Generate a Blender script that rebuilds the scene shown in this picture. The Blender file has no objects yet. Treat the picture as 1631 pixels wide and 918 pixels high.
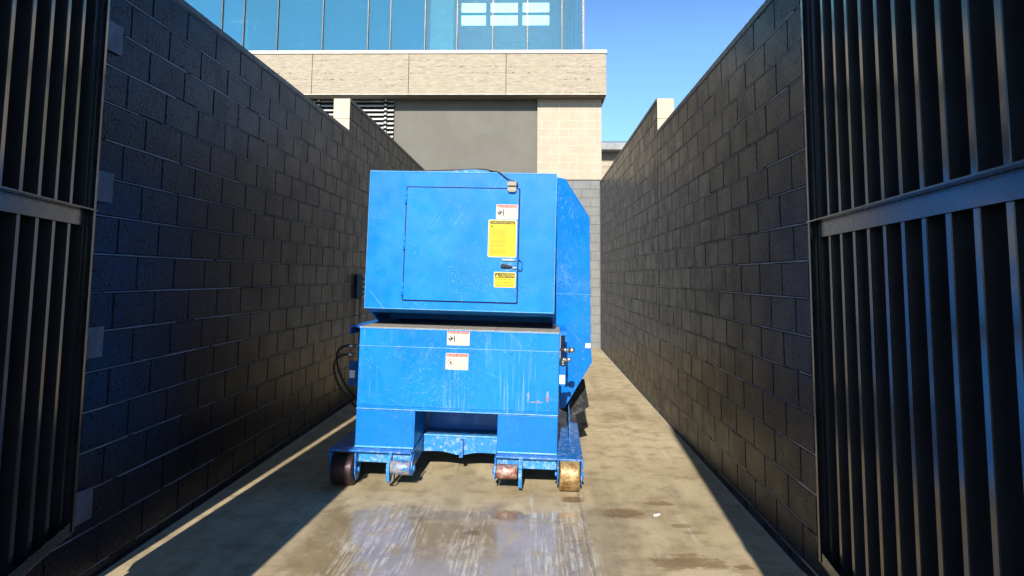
import bpy, bmesh, math, random
from mathutils import Vector, Matrix

random.seed(7)
R = math.radians
sc = bpy.context.scene
COL = sc.collection

# ------------------------------------------------------------------ camera
EYE = Vector((0.0, 0.0, 1.585))
PITCH, YAW, ROLL = R(5.588), R(-1.997), R(0.5085)
fw = Vector((math.sin(YAW) * math.cos(PITCH), math.cos(YAW) * math.cos(PITCH), math.sin(PITCH)))
rt = Vector((math.cos(YAW), -math.sin(YAW), 0))
up = rt.cross(fw)
r2 = rt * math.cos(ROLL) + up * math.sin(ROLL)
u2 = -rt * math.sin(ROLL) + up * math.cos(ROLL)
cd = bpy.data.cameras.new("camera")
cam = bpy.data.objects.new("camera", cd)
COL.objects.link(cam)
cam.matrix_world = Matrix(((r2.x, u2.x, -fw.x, EYE.x), (r2.y, u2.y, -fw.y, EYE.y), (r2.z, u2.z, -fw.z, EYE.z), (0, 0, 0, 1)))
cd.sensor_fit = 'HORIZONTAL'
cd.sensor_width = 36.0
cd.lens = 1091.6 / 1631 * 36
cd.shift_y = (334.03 - 459.0) / 1631
cd.clip_start = 0.05
cd.clip_end = 2000
sc.camera = cam

# ------------------------------------------------------------------ sky, sun, exposure
SUN_EL, SUN_AZ = R(30.0), R(3.15)          # sun low behind the camera, rays run forward and slightly right
world = bpy.data.worlds.new("World")
sc.world = world
world.use_nodes = True
wn = world.node_tree
bg = wn.nodes['Background']
sky = wn.nodes.new('ShaderNodeTexSky')
sky.sky_type = 'NISHITA'
sky.sun_disc = False
sky.sun_elevation = SUN_EL
sky.sun_rotation = math.pi + SUN_AZ
sky.altitude = 350
sky.air_density = 1.2
sky.dust_density = 0.4
sky.ozone_density = 2.5
# a deep clear desert blue: the sky is tinted, more strongly low down than overhead
wtc = wn.nodes.new('ShaderNodeTexCoord'); wsp = wn.nodes.new('ShaderNodeSeparateXYZ')
wmr = wn.nodes.new('ShaderNodeMapRange'); wmx = wn.nodes.new('ShaderNodeMix'); wmx.data_type = 'RGBA'
wmu = wn.nodes.new('ShaderNodeMix'); wmu.data_type = 'RGBA'; wmu.blend_type = 'MULTIPLY'; wmu.inputs[0].default_value = 1.0
wn.links.new(wtc.outputs['Generated'], wsp.inputs[0])
wn.links.new(wsp.outputs['Z'], wmr.inputs[0])
wmr.interpolation_type = 'SMOOTHSTEP'
wmr.inputs[1].default_value = .30; wmr.inputs[2].default_value = .62
wn.links.new(wmr.outputs[0], wmx.inputs[0])
wmx.inputs[6].default_value = (1.75, 2.35, 3.1, 1)
wmx.inputs[7].default_value = (.42, .54, .92, 1)
wn.links.new(sky.outputs[0], wmu.inputs[6]); wn.links.new(wmx.outputs[2], wmu.inputs[7])
wn.links.new(wmu.outputs[2], bg.inputs[0])
bg.inputs[1].default_value = 0.050
ld = bpy.data.lights.new("sun", 'SUN')
ld.energy = 5.0
ld.angle = R(0.5)
ld.color = (1.0, 0.955, 0.88)
sun = bpy.data.objects.new("sun", ld)
COL.objects.link(sun)
sd = Vector((math.sin(SUN_AZ) * math.cos(SUN_EL), math.cos(SUN_AZ) * math.cos(SUN_EL), -math.sin(SUN_EL)))
sun.rotation_euler = sd.to_track_quat('-Z', 'Y').to_euler()
sun.location = (0, -20, 15)
vs = sc.view_settings
vs.view_transform = 'Standard'
vs.look = 'None'
vs.gamma = 1
vs.exposure = 0.45
vs.use_curve_mapping = False
sc.render.engine = 'CYCLES'
sc.cycles.use_denoising = True
sc.cycles.max_bounces = 6
sc.cycles.diffuse_bounces = 1

# ------------------------------------------------------------------ node helpers
class Mat:
    def __init__(s, name):
        s.m = bpy.data.materials.new(name)
        s.m.use_nodes = True
        s.t = s.m.node_tree
        s.b = s.t.nodes['Principled BSDF']
        s.tc = s.t.nodes.new('ShaderNodeTexCoord')
    def set(s, **k):
        for a, v in k.items():
            s.b.inputs[a.replace('_', ' ')].default_value = v
        return s
    def n(s, typ, **k):
        x = s.t.nodes.new(typ)
        for a, v in k.items():
            setattr(x, a, v)
        return x
    def inp(s, sock, v):
        if hasattr(v, 'links') or isinstance(v, bpy.types.NodeSocket):
            s.t.links.new(v, sock)
        else:
            sock.default_value = v
    def coord(s, scale=(1, 1, 1), loc=(0, 0, 0), rot=(0, 0, 0)):
        mp = s.n('ShaderNodeMapping')
        s.t.links.new(s.tc.outputs['Object'], mp.inputs[0])
        mp.inputs['Scale'].default_value = scale
        mp.inputs['Location'].default_value = loc
        mp.inputs['Rotation'].default_value = rot
        return mp.outputs[0]
    def noise(s, scale=5, detail=4, rough=.55, co=None, dist=0.0):
        x = s.n('ShaderNodeTexNoise')
        x.inputs['Scale'].default_value = scale
        x.inputs['Detail'].default_value = detail
        x.inputs['Roughness'].default_value = rough
        x.inputs['Distortion'].default_value = dist
        s.t.links.new(co if co is not None else s.tc.outputs['Object'], x.inputs['Vector'])
        return x.outputs['Fac']
    def voro(s, scale, co=None, out='Distance'):
        x = s.n('ShaderNodeTexVoronoi')
        x.inputs['Scale'].default_value = scale
        s.t.links.new(co if co is not None else s.tc.outputs['Object'], x.inputs['Vector'])
        return x.outputs[out]
    def ramp(s, v, a, b, lo=0.0, hi=1.0):
        x = s.n('ShaderNodeMapRange')
        x.interpolation_type = 'SMOOTHSTEP'
        s.inp(x.inputs[0], v)
        x.inputs[1].default_value = a
        x.inputs[2].default_value = b
        x.inputs[3].default_value = lo
        x.inputs[4].default_value = hi
        return x.outputs[0]
    def math(s, op, a, b=0.0, clamp=False):
        x = s.n('ShaderNodeMath', operation=op)
        x.use_clamp = clamp
        s.inp(x.inputs[0], a)
        s.inp(x.inputs[1], b)
        return x.outputs[0]
    def mix(s, f, a, b):
        x = s.n('ShaderNodeMix', data_type='RGBA')
        s.inp(x.inputs[0], f)
        s.inp(x.inputs[6], (*a, 1) if isinstance(a, tuple) and len(a) == 3 else a)
        s.inp(x.inputs[7], (*b, 1) if isinstance(b, tuple) and len(b) == 3 else b)
        return x.outputs[2]
    def base(s, v):
        s.inp(s.b.inputs['Base Color'], v if not isinstance(v, tuple) else (*v, 1))
        return s
    def rough(s, v):
        s.inp(s.b.inputs['Roughness'], v)
        return s
    def bump(s, h, strength=.3, dist=.01, normal=None):
        x = s.n('ShaderNodeBump')
        x.inputs['Strength'].default_value = strength
        x.inputs['Distance'].default_value = dist
        s.t.links.new(h, x.inputs['Height'])
        if normal is not None:
            s.t.links.new(normal, x.inputs['Normal'])
        s.t.links.new(x.outputs[0], s.b.inputs['Normal'])
        return x.outputs[0]
    def xyz(s):
        x = s.n('ShaderNodeSeparateXYZ')
        s.t.links.new(s.tc.outputs['Object'], x.inputs[0])
        return x.outputs

def plain(name, col, rough=.5, metal=0.0, var=.15, scale=6, bump=0.0, coat=0.0):
    m = Mat(name)
    f = m.noise(scale, 5)
    m.base(m.mix(m.ramp(f, .3, .7), tuple(c * (1 - var) for c in col), tuple(min(1, c * (1 + var)) for c in col)))
    m.rough(m.ramp(m.noise(scale * 3, 4), .3, .7, max(.02, rough - .08), min(1, rough + .08)))
    m.set(Metallic=metal, Coat_Weight=coat, Coat_Roughness=.16, Coat_IOR=1.62, Specular_IOR_Level=.12 if coat else .5)
    if bump:
        m.bump(m.noise(scale * 12, 5), bump, .004)
    return m.m

# ------------------------------------------------------------------ materials
def m_wall_paint():
    m = Mat('black_block_paint')
    big = m.noise(1.3, 4)
    fine = m.noise(90, 4, .7)
    c = m.mix(m.ramp(big, .3, .75), (.0014, .0026, .0075), (.0026, .0042, .0100))
    runs = m.ramp(m.noise(7, 4, .6, m.coord((1, 1, .06))), .57, .75)
    _, _, z = m.xyz()
    low = m.ramp(z, .15, 1.3, .55, 0.0)
    c = m.mix(m.math('MULTIPLY', runs, low), c, (.020, .017, .014))       # dusty splash marks low on the wall
    chips = m.ramp(m.noise(38, 3, .6, m.coord((1, .5, 1))), .735, .77)
    c = m.mix(m.math('MULTIPLY', chips, .45), c, (.14, .13, .12))
    at = m.n('ShaderNodeAttribute'); at.attribute_name = 'tone'
    tone = m.n('ShaderNodeMix', data_type='RGBA', blend_type='MULTIPLY'); tone.inputs[0].default_value = 1.0
    m.inp(tone.inputs[6], c); m.inp(tone.inputs[7], at.outputs['Fac'])
    grain = m.ramp(m.noise(34, 6, .85), .36, .64, .55, 1.6)
    gm = m.n('ShaderNodeMix', data_type='RGBA', blend_type='MULTIPLY'); gm.inputs[0].default_value = 1.0
    m.inp(gm.inputs[6], tone.outputs[2]); m.inp(gm.inputs[7], grain)
    c = gm.outputs[2]
    hole = m.math('MULTIPLY', m.ramp(m.voro(42, m.coord((1, 1, 1))), .20, .32, 1.0, 0.0), m.ramp(m.noise(11, 3, .6), .42, .54))
    c = m.mix(hole, c, (.0006, .0006, .001))
    m.base(c)
    m.rough(m.ramp(m.noise(3, 6, .65), .3, .7, .27, .40))
    m.set(Specular_IOR_Level=.24)
    pits = m.ramp(m.voro(75), .06, .22)
    h = m.math('ADD', m.math('MULTIPLY', fine, .5), m.math('MULTIPLY', pits, .9))
    h = m.math('ADD', h, m.math('MULTIPLY', m.noise(14, 4), .25))
    h = m.math('ADD', h, m.math('MULTIPLY', m.noise(34, 6, .85), .9))
    h = m.math('SUBTRACT', h, m.math('MULTIPLY', hole, 1.6))
    m.bump(h, .30, .0035)
    m.inp(m.b.inputs['Specular IOR Level'], m.math('MULTIPLY', m.ramp(hole, 0, 1, .185, .02), m.ramp(m.noise(46, 5, .8), .36, .62, .55, 1.45)))
    m.b.inputs['Specular Tint'].default_value = (.36, .56, 1.0, 1)
    return m.m

def m_concrete_block(name, a, b, rough=.85):
    m = Mat(name)
    c = m.mix(m.ramp(m.noise(3.2, 4), .3, .7), a, b)
    sp = m.ramp(m.noise(120, 3, .7), .58, .72)
    c = m.mix(m.math('MULTIPLY', sp, .35), c, tuple(x * .55 for x in a))
    m.base(c)
    m.rough(rough)
    m.bump(m.math('ADD', m.noise(100, 4, .7), m.noise(12, 3)), .4, .005)
    return m.m

def m_board_concrete():
    m = Mat('board_marked_cladding')
    co = m.coord((2.4, 1.0, 17.0))
    g = m.noise(2.3, 7, .62, co, .6)
    c = m.mix(m.ramp(g, .28, .74), (.31, .25, .175), (.47, .40, .295))
    # short dark dashes in rows, the marks of the grain
    _, _, z = m.xyz()
    rows = m.ramp(m.math('ABSOLUTE', m.math('SINE', m.math('MULTIPLY', z, 21.0)), 0), .90, .99)
    dash = m.ramp(m.noise(6.0, 3, .6, m.coord((2.4, 1, 7.0), (3, 0, 0))), .52, .62)
    patch = m.ramp(m.noise(.9, 3, .6, m.coord((1, 1, 3.2))), .46, .6)
    d = m.math('MULTIPLY', m.math('MULTIPLY', rows, dash), patch)
    c = m.mix(m.math('MULTIPLY', d, .9), c, (.055, .042, .03))
    m.base(c)
    m.rough(.8)
    m.bump(g, .25, .01)
    return m.m

def m_blue(name, fade=.5, streak=0.0, wear=0.0, rough=.36, seed=0.0, base=(.001, .190, .70)):
    m = Mat(name)
    off = (seed, seed * .7, seed * 1.3)
    big = m.noise(2.2, 5, .6, m.coord((1, 1, 1), off))
    c = m.mix(m.ramp(big, .32, .7), base, (base[0] + .004, base[1] * 1.25, min(1, base[2] * 1.15)))
    # chalky faded clouds
    cl = m.ramp(m.noise(2.6, 9, .74, m.coord((1, 1, 1.1), (seed + 3, 1, 2)), .8), .55, .76)
    c = m.mix(m.math('MULTIPLY', cl, fade * .6), c, (.05, .27, .80))
    # grit chips: small pale specks gathered in patches
    patch = m.ramp(m.noise(2.6, 7, .72, m.coord((1, 1, 1.2), (seed, 5, 1)), .6), .43, .62)
    speck = m.ramp(m.voro(38, m.coord((1, 1, 1), (seed, 0, 0))), .10, .19, 1.0, 0.0)
    keep = m.ramp(m.noise(15, 2, .5), .47, .54)
    sp = m.math('MULTIPLY', m.math('MULTIPLY', speck, patch), keep)
    c = m.mix(m.math('MULTIPLY', sp, fade * .8, True), c, (.28, .52, .95))
    fine = m.ramp(m.noise(60, 6, .8), .56, .63)
    c = m.mix(m.math('MULTIPLY', m.math('MULTIPLY', fine, patch), fade * .9), c, (.28, .50, .95))
    # long thin scratches
    for k, (rx, sx) in enumerate(((.75, 1.0), (-.5, 1.3), (1.2, .8))):
        m1 = m.coord((1, 1, 1), (0, 0, 0), (0, rx, 0))
        m2 = m.n('ShaderNodeMapping'); m.t.links.new(m1, m2.inputs[0])
        m2.inputs['Scale'].default_value = (16 * sx, 1, .5); m2.inputs['Location'].default_value = (seed + k * 4, 0, 0)
        s1 = m.ramp(m.noise(3.4, 3, .5, m2.outputs[0]), .685, .705)
        s2 = m.ramp(m.noise(1.6, 2, .5, m.coord((1, 1, 1), (k * 7, 2, seed))), .5, .62)
        c = m.mix(m.math('MULTIPLY', m.math('MULTIPLY', s1, s2), fade * .32), c, (.35, .62, .95))
    if streak:
        st = m.ramp(m.noise(46, 4, .75, m.coord((1, 1, .035), (seed, 0, 0))), .50, .66)
        st2 = m.ramp(m.noise(2.4, 4, .55, m.coord((1, 1, .45), (seed + 1.4, 0, 0))), .44, .62)
        c = m.mix(m.math('MULTIPLY', m.math('MULTIPLY', st, st2), streak), c, (.22, .42, .88))
    ro = m.ramp(m.noise(9, 5), .3, .7, rough - .06, rough + .10)
    if wear:
        w = m.ramp(m.noise(26, 9, .8, m.coord((1, 1, 1), (seed, 1, 0))), .50, .60)
        c = m.mix(m.math('MULTIPLY', w, wear), c, (.27, .42, .70))
        w2 = m.ramp(m.noise(9, 7, .75, m.coord((1, 1, 1), (seed + 2, 1, 0))), .60, .70)
        c = m.mix(m.math('MULTIPLY', w2, wear), c, (.17, .085, .05))
    m.base(c)
    m.rough(ro)
    h = m.math('ADD', m.noise(2.0, 3), m.math('MULTIPLY', m.noise(80, 3), .05))
    m.set(Specular_IOR_Level=.35)
    m.bump(h, .18, .02)
    return m.m

def m_steel_wear(name, a, b, rough=.4, metal=.8):
    m = Mat(name)
    n1 = m.noise(22, 9, .75, m.coord((.8, 1, 1)))
    c = m.mix(m.ramp(n1, .38, .62), a, b)
    m.base(c)
    m.rough(m.ramp(m.noise(30, 6), .3, .7, rough - .1, rough + .2))
    m.set(Metallic=metal)
    m.bump(n1, .3, .004)
    return m.m

def m_ground():
    m = Mat('stained_concrete')
    x, y, z = m.xyz()
    c = m.mix(m.ramp(m.noise(.8, 6, .6), .3, .7), (.48, .375, .215), (.63, .515, .315))
    c = m.mix(m.ramp(m.noise(5.5, 7, .65), .44, .68, 0, .60), c, (.25, .18, .10))
    damp = m.ramp(m.math('ADD', y, m.math('MULTIPLY', m.noise(2.0, 6, .7, m.coord((1, .5, 1), (4, 2, 0))), 2.2)), 6.3, 7.4, .28, 0.0)
    c = m.mix(m.math('MULTIPLY', damp, m.ramp(m.noise(3.3, 6, .7, m.coord((1.2, .5, 1), (1, 7, 0))), .40, .58, .35, 1.0)), c, (.21, .145, .075))
    # tyre and drag tracks running down the alley
    tr = m.ramp(m.noise(3.1, 4, .6, m.coord((1.3, .10, 1))), .50, .68)
    c = m.mix(m.math('MULTIPLY', tr, .35), c, (.25, .19, .115))
    br = m.ramp(m.noise(9, 4, .6, m.coord((1.2, .07, 1), (5, 0, 0), (0, 0, .03))), .60, .72)
    c = m.mix(m.math('MULTIPLY', br, .6), c, (.62, .57, .46))
    spk = m.ramp(m.noise(85, 6, .85), .55, .68)
    c = m.mix(m.math('MULTIPLY', spk, .5), c, (.66, .60, .50))
    # wet stretch in front of the machine
    nx = m.math('MULTIPLY', m.math('SUBTRACT', m.noise(2.2, 5, .65), .5), .8)
    wx = m.math('ABSOLUTE', m.math('ADD', m.math('ADD', x, .42), nx), 0)
    ex = m.ramp(wx, .85, 1.1, 1.0, 0.0)
    ny = m.math('ADD', y, nx)
    ey = m.math('MULTIPLY', m.ramp(ny, 4.72, 5.0, 1.0, 0.0), m.ramp(ny, 2.2, 3.0))
    wet = m.math('MULTIPLY', ex, ey)
    holes = m.ramp(m.noise(7, 6, .7, m.coord((1.2, .6, 1))), .50, .62, 1.0, .55)
    wet = m.math('MULTIPLY', wet, holes)
    c = m.mix(m.math('MULTIPLY', wet, .55), c, (.215, .150, .075))
    # pale streaks in bands running towards the gate
    lines = m.ramp(m.noise(52, 4, .7, m.coord((1, .035, 1), (2, 0, 0))), .47, .60)
    nb = m.math('MULTIPLY', m.math('SUBTRACT', m.noise(3.2, 5, .7, m.coord((1, .6, 1))), .5), .55)
    band = None
    for bx, bw in ((-.93, .30), (.14, .26), (-.40, .12)):
        e = m.ramp(m.math('ABSOLUTE', m.math('ADD', m.math('SUBTRACT', x, bx), nb), 0), bw * .6, bw, 1.0, 0.0)
        band = e if band is None else m.math('MAXIMUM', band, e)
    band = m.math('MULTIPLY', band, m.math('MULTIPLY', m.ramp(m.math('ADD', y, nb), 4.75, 5.0, 1.0, 0.0), m.ramp(m.noise(14, 6, .8, m.coord((1, .5, 1))), .40, .55)))
    c = m.mix(m.math('MULTIPLY', m.math('MULTIPLY', band, lines), .60), c, (.74, .68, .54))
    # brown stains and the rust puddle: (x, y, rx, ry, strength)
    stain = None
    wob = m.math('MULTIPLY', m.math('SUBTRACT', m.noise(16, 9, .85, m.coord((.7, 1.3, 1))), .5), 4.2)
    for sx, sy, rx, ry, st in ((-.16, 4.74, .16, .12, .9), (.60, 4.83, .20, .13, .9), (.86, 4.02, .27, .17, .8),
                               (.27, 5.10, .10, .10, 1.0), (.88, 5.05, .13, .06, .8), (-.38, 4.42, .07, .06, .7),
                               (.95, 4.62, .10, .05, .7), (1.16, 4.00, .07, .05, .9), (1.00, 4.50, .10, .04, .5),
                               (-.75, 4.65, .10, .07, .5), (1.0, 8.1, .35, .35, .4), (.75, 9.3, .5, .4, .4)):
        dx = m.math('DIVIDE', m.math('SUBTRACT', x, sx), rx)
        dy = m.math('DIVIDE', m.math('SUBTRACT', y, sy), ry)
        d = m.math('ADD', m.math('MULTIPLY', dx, dx), m.math('MULTIPLY', dy, dy))
        e = m.math('MULTIPLY', m.ramp(m.math('ADD', d, wob), .35, .75, 1.0, 0.0), st)
        stain = e if stain is None else m.math('MAXIMUM', stain, e)
    c = m.mix(m.math('MULTIPLY', stain, .85), c, (.190, .105, .042))
    # lighter dried centre of the nearest stain
    dx = m.math('DIVIDE', m.math('SUBTRACT', x, .93), .25)
    dy = m.math('DIVIDE', m.math('SUBTRACT', y, 3.87), .13)
    d = m.math('ADD', m.math('ADD', m.math('MULTIPLY', dx, dx), m.math('MULTIPLY', dy, dy)), wob)
    c = m.mix(m.ramp(d, .3, .9, .9, 0.0), c, (.58, .46, .30))
    # control joints
    jx = m.math('ADD', m.math('SUBTRACT', x, .325), m.math('MULTIPLY', m.math('SUBTRACT', m.noise(11, 3), .5), .02))
    jy = m.math('SUBTRACT', y, 7.31)
    j1 = m.ramp(m.math('ABSOLUTE', jx, 0), .004, .010, 1.0, 0.0)
    j2 = m.ramp(m.math('ABSOLUTE', jy, 0), .006, .014, 1.0, 0.0)
    jo = m.math('MAXIMUM', j1, j2)
    c = m.mix(m.math('MULTIPLY', jo, .30), c, (.11, .09, .06))
    chip = m.math('MULTIPLY', m.ramp(m.math('ABSOLUTE', jx, 0), .01, .045, 1.0, 0.0), m.ramp(m.noise(34, 5, .7, m.coord((1, .4, 1))), .5, .62))
    c = m.mix(m.math('MULTIPLY', chip, .35), c, (.62, .58, .50))
    # ragged mortar smear along both wall feet
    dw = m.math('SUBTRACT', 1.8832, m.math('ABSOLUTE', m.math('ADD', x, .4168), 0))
    rag = m.math('ADD', dw, m.math('MULTIPLY', m.math('SUBTRACT', m.noise(9, 6, .7), .5), .09))
    c = m.mix(m.ramp(rag, .020, .032, .55, 0.0), c, (.50, .46, .38))
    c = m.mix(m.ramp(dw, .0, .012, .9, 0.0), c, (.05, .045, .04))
    m.base(c)
    dry = m.ramp(m.noise(6, 5), .3, .7, .62, .82)
    ro = m.n('ShaderNodeMix', data_type='FLOAT')
    m.inp(ro.inputs[0], wet); m.inp(ro.inputs[2], dry); ro.inputs[3].default_value = .16
    m.rough(ro.outputs[0])
    broom = m.noise(60, 4, .65, m.coord((.9, .05, 1), (0, 0, 0), (0, 0, .10)))
    broom2 = m.noise(48, 3, .6, m.coord((.06, .8, 1)))
    h = m.math('ADD', m.math('MULTIPLY', broom, .55), m.math('MULTIPLY', broom2, .35))
    h = m.math('ADD', h, m.math('MULTIPLY', m.noise(110, 4, .7), .5))
    h = m.math('MULTIPLY', h, m.ramp(wet, .2, .8, 1.0, .22))
    h = m.math('SUBTRACT', h, m.math('MULTIPLY', jo, 1.5))
    m.bump(h, .55, .006)
    # water film: the wet part mirrors the machine
    film = m.math('MULTIPLY', m.ramp(wet, .35, .8), m.ramp(broom, .40, .56, .62, .10))
    film = m.math('MULTIPLY', film, m.ramp(m.noise(13, 8, .8, m.coord((1.4, .6, 1))), .38, .60, .25, 1.0))
    m.inp(m.b.inputs['Coat Weight'], film)
    m.b.inputs['Coat Roughness'].default_value = .09
    m.b.inputs['Coat IOR'].default_value = 1.33
    return m.m

def m_rubber():
    m = Mat('rubber_mat')
    f = m.ramp(m.noise(28, 7, .8, m.coord((1, 1, .6), (0, 0, 0), (0, .6, 0))), .50, .62)
    m.base(m.mix(f, (.012, .012, .013), (.11, .11, .11)))
    m.rough(.8)
    m.bump(m.noise(60, 4), .4, .004)
    return m.m

def m_emit(name, col, s):
    m = Mat(name)
    m.base(col)
    m.inp(m.b.inputs['Emission Color'], (*col, 1))
    m.b.inputs['Emission Strength'].default_value = s
    return m.m

def m_glass(name, tint, gloss, trans, lo=.42, hi=.62):
    m = Mat(name)
    t = m.t
    t.nodes.remove(m.b)
    out = [n for n in t.nodes if n.type == 'OUTPUT_MATERIAL'][0]
    tr = t.nodes.new('ShaderNodeBsdfTransparent'); tr.inputs[0].default_value = (*trans, 1)
    df = t.nodes.new('ShaderNodeBsdfDiffuse'); df.inputs[0].default_value = (*tint, 1)
    gl = t.nodes.new('ShaderNodeBsdfGlossy'); gl.inputs[0].default_value = (.35, .7, .95, 1); gl.inputs['Roughness'].default_value = .03
    nb = m.n('ShaderNodeBump'); nb.inputs['Strength'].default_value = .25; nb.inputs['Distance'].default_value = .02
    t.links.new(m.noise(.9, 3), nb.inputs['Height']); t.links.new(nb.outputs[0], gl.inputs['Normal'])
    diffuse_share = m.ramp(m.noise(3.2, 8, .8, m.coord((1, 1, .35))), .55, .80, lo, hi)
    m1 = t.nodes.new('ShaderNodeMixShader'); m.inp(m1.inputs[0], diffuse_share)
    cloud_refl = m.ramp(m.noise(2.2, 6, .75, m.coord((1, 1, 2.4), (0, 0, 0), (0, .7, 0)), 1.2), .60, .68, 0, .30)  # diagonal pale smears, cloud reflections put into the pane colour
    dr = m.ramp(m.noise(9, 6, .75, m.coord((1, 1, .08))), .62, .74, 0, .16)
    m.inp(df.inputs[0], m.mix(m.math('ADD', cloud_refl, dr, True), tint, (.45, .60, .66)))
    t.links.new(tr.outputs[0], m1.inputs[1]); t.links.new(df.outputs[0], m1.inputs[2])
    m2 = t.nodes.new('ShaderNodeMixShader'); m2.inputs[0].default_value = gloss
    t.links.new(m1.outputs[0], m2.inputs[1]); t.links.new(gl.outputs[0], m2.inputs[2])
    t.links.new(m2.outputs[0], out.inputs[0])
    return m.m

WALL = m_wall_paint()
BEAD = plain('joint_ridge_highlight', (.15, .17, .21), .35, var=.5, scale=3)
MORTAR = plain('painted_mortar', (.004, .005, .009), .5, bump=.3)
CAPM = plain('wall_cap_paint', (.010, .011, .014), .42, bump=.2)
TANB = m_concrete_block('tan_split_block', (.52, .43, .31), (.60, .51, .38))
TANM = plain('tan_mortar', (.56, .475, .36), .9)
TANB2 = m_concrete_block('tan_block', (.45, .37, .27), (.50, .415, .305))
GREYB = m_concrete_block('grey_painted_block', (.185, .185, .175), (.235, .235, .225), .7)
GREYM = plain('grey_mortar', (.15, .15, .145), .8)
STUCCO = plain('grey_stucco', (.165, .153, .125), .85, var=.05, scale=1.2, bump=.2)
BOARD = m_board_concrete()
BCAP = plain('pale_metal_cap', (.62, .56, .44), .45)
GATE = plain('black_gate_paint', (.014, .0155, .018), .6, var=.3, scale=4, bump=.03, coat=1.0)
GATEF = plain('black_frame_paint', (.016, .018, .021), .28, var=.3, scale=8, bump=.06, coat=.6)
PLATE = plain('plate_paint', (.075, .095, .140), .55, var=.3, scale=8)
DARKSTEEL = plain('dark_louvre_metal', (.10, .10, .10), .45)
LOUV = plain('pale_louvre_metal', (.60, .58, .54), .4)
BLACK = plain('black_void', (.008, .008, .008), .9)
MULL = plain('mullion_metal', (.11, .11, .105), .4, metal=.3)
SOFF = plain('soffit_paint', (.16, .14, .11), .8)
GLASS = m_glass('tinted_blue_glass', (.075, .27, .385), .12, (.22, .57, .70), .5, .75)
GLASS2 = m_glass('tinted_clear_glass', (.22, .38, .43), .12, (.55, .80, .84), .22, .5)
INTW = plain('interior_wall', (.42, .46, .46), .8)
INTG = plain('interior_column_paint', (.70, .85, .74), .6)
WINGLOW = m_emit('window_glow', (.95, 1.0, .95), 3.5)
GREYBOX = plain('grey_enclosure', (.25, .28, .28), .4)
STEEL = plain('zinc_steel', (.45, .45, .42), .35, metal=.9)
BLUE = m_blue('blue_paint_housing', .42, .0, seed=0)
BLUED = m_blue('blue_paint_door', .55, .0, seed=4.2)
BLUEF = m_blue('blue_paint_front_panel', .4, .5, seed=8.1, base=(.001, .185, .67))
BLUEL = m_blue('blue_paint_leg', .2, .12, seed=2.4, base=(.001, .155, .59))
BLUEW = m_blue('blue_paint_chute', .75, .3, seed=6.4, rough=.28)
BLUEFR = m_blue('worn_blue_frame', .5, .1, wear=.75, seed=1.1, base=(.004, .13, .45))
BLUEWORN = m_blue('scuffed_blue_steel', .7, .0, wear=1.0, seed=5.5, base=(.02, .20, .52))
WELD = m_blue('weld_bead', .9, .0, wear=.8, seed=3.3, base=(.06, .32, .75))
BLUEDK = m_blue('shaded_blue_plate', .1, .0, wear=.2, seed=9, base=(.002, .08, .30))  # blue paint darkened for shade: left ear and chute sheet
SEAM = plain('door_gap', (.004, .006, .02), .8)
LEDGE = m_steel_wear('dusty_ledge_steel', (.42, .37, .30), (.30, .27, .24), .6, .1)
WHDARK = m_steel_wear('shaded_wheel_steel', (.035, .025, .025), (.07, .035, .04), .45, .5)  # left wheel steel, the shade over it put into its colour
WHRUST = m_steel_wear('rusty_wheel_steel', (.22, .11, .035), (.50, .37, .17), .42, .45)
RRUST = m_steel_wear('rusty_roller_steel', (.30, .055, .03), (.55, .45, .38), .4, .5)
RBLUE = m_steel_wear('chipped_blue_roller', (.03, .17, .45), (.50, .42, .36), .4, .4)
HOSE = plain('hydraulic_hose', (.025, .023, .02), .45)
FLAP = m_rubber()
WHITE = plain('label_white', (.60, .57, .48), .6, var=.12, scale=40)
REFL = plain('reflector_white', (.85, .85, .82), .4, var=.05)
YEL = plain('label_yellow', (.72, .54, .005), .5, var=.05)
YEL2 = plain('label_print_ochre', (.34, .22, .01), .5, var=.1)
RED = plain('label_red', (.62, .05, .04), .5, var=.08)
INK = plain('label_ink', (.02, .018, .015), .5)
GINK = plain('label_print_grey', (.45, .44, .38), .5)
HANDLE = plain('black_handle', (.012, .012, .02), .35)
BOLT = plain('painted_bolt', (.03, .22, .60), .35)
JBOX = plain('sensor_housing', (.36, .33, .25), .45)
PAPER = plain('paper', (.8, .8, .78), .8)

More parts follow.
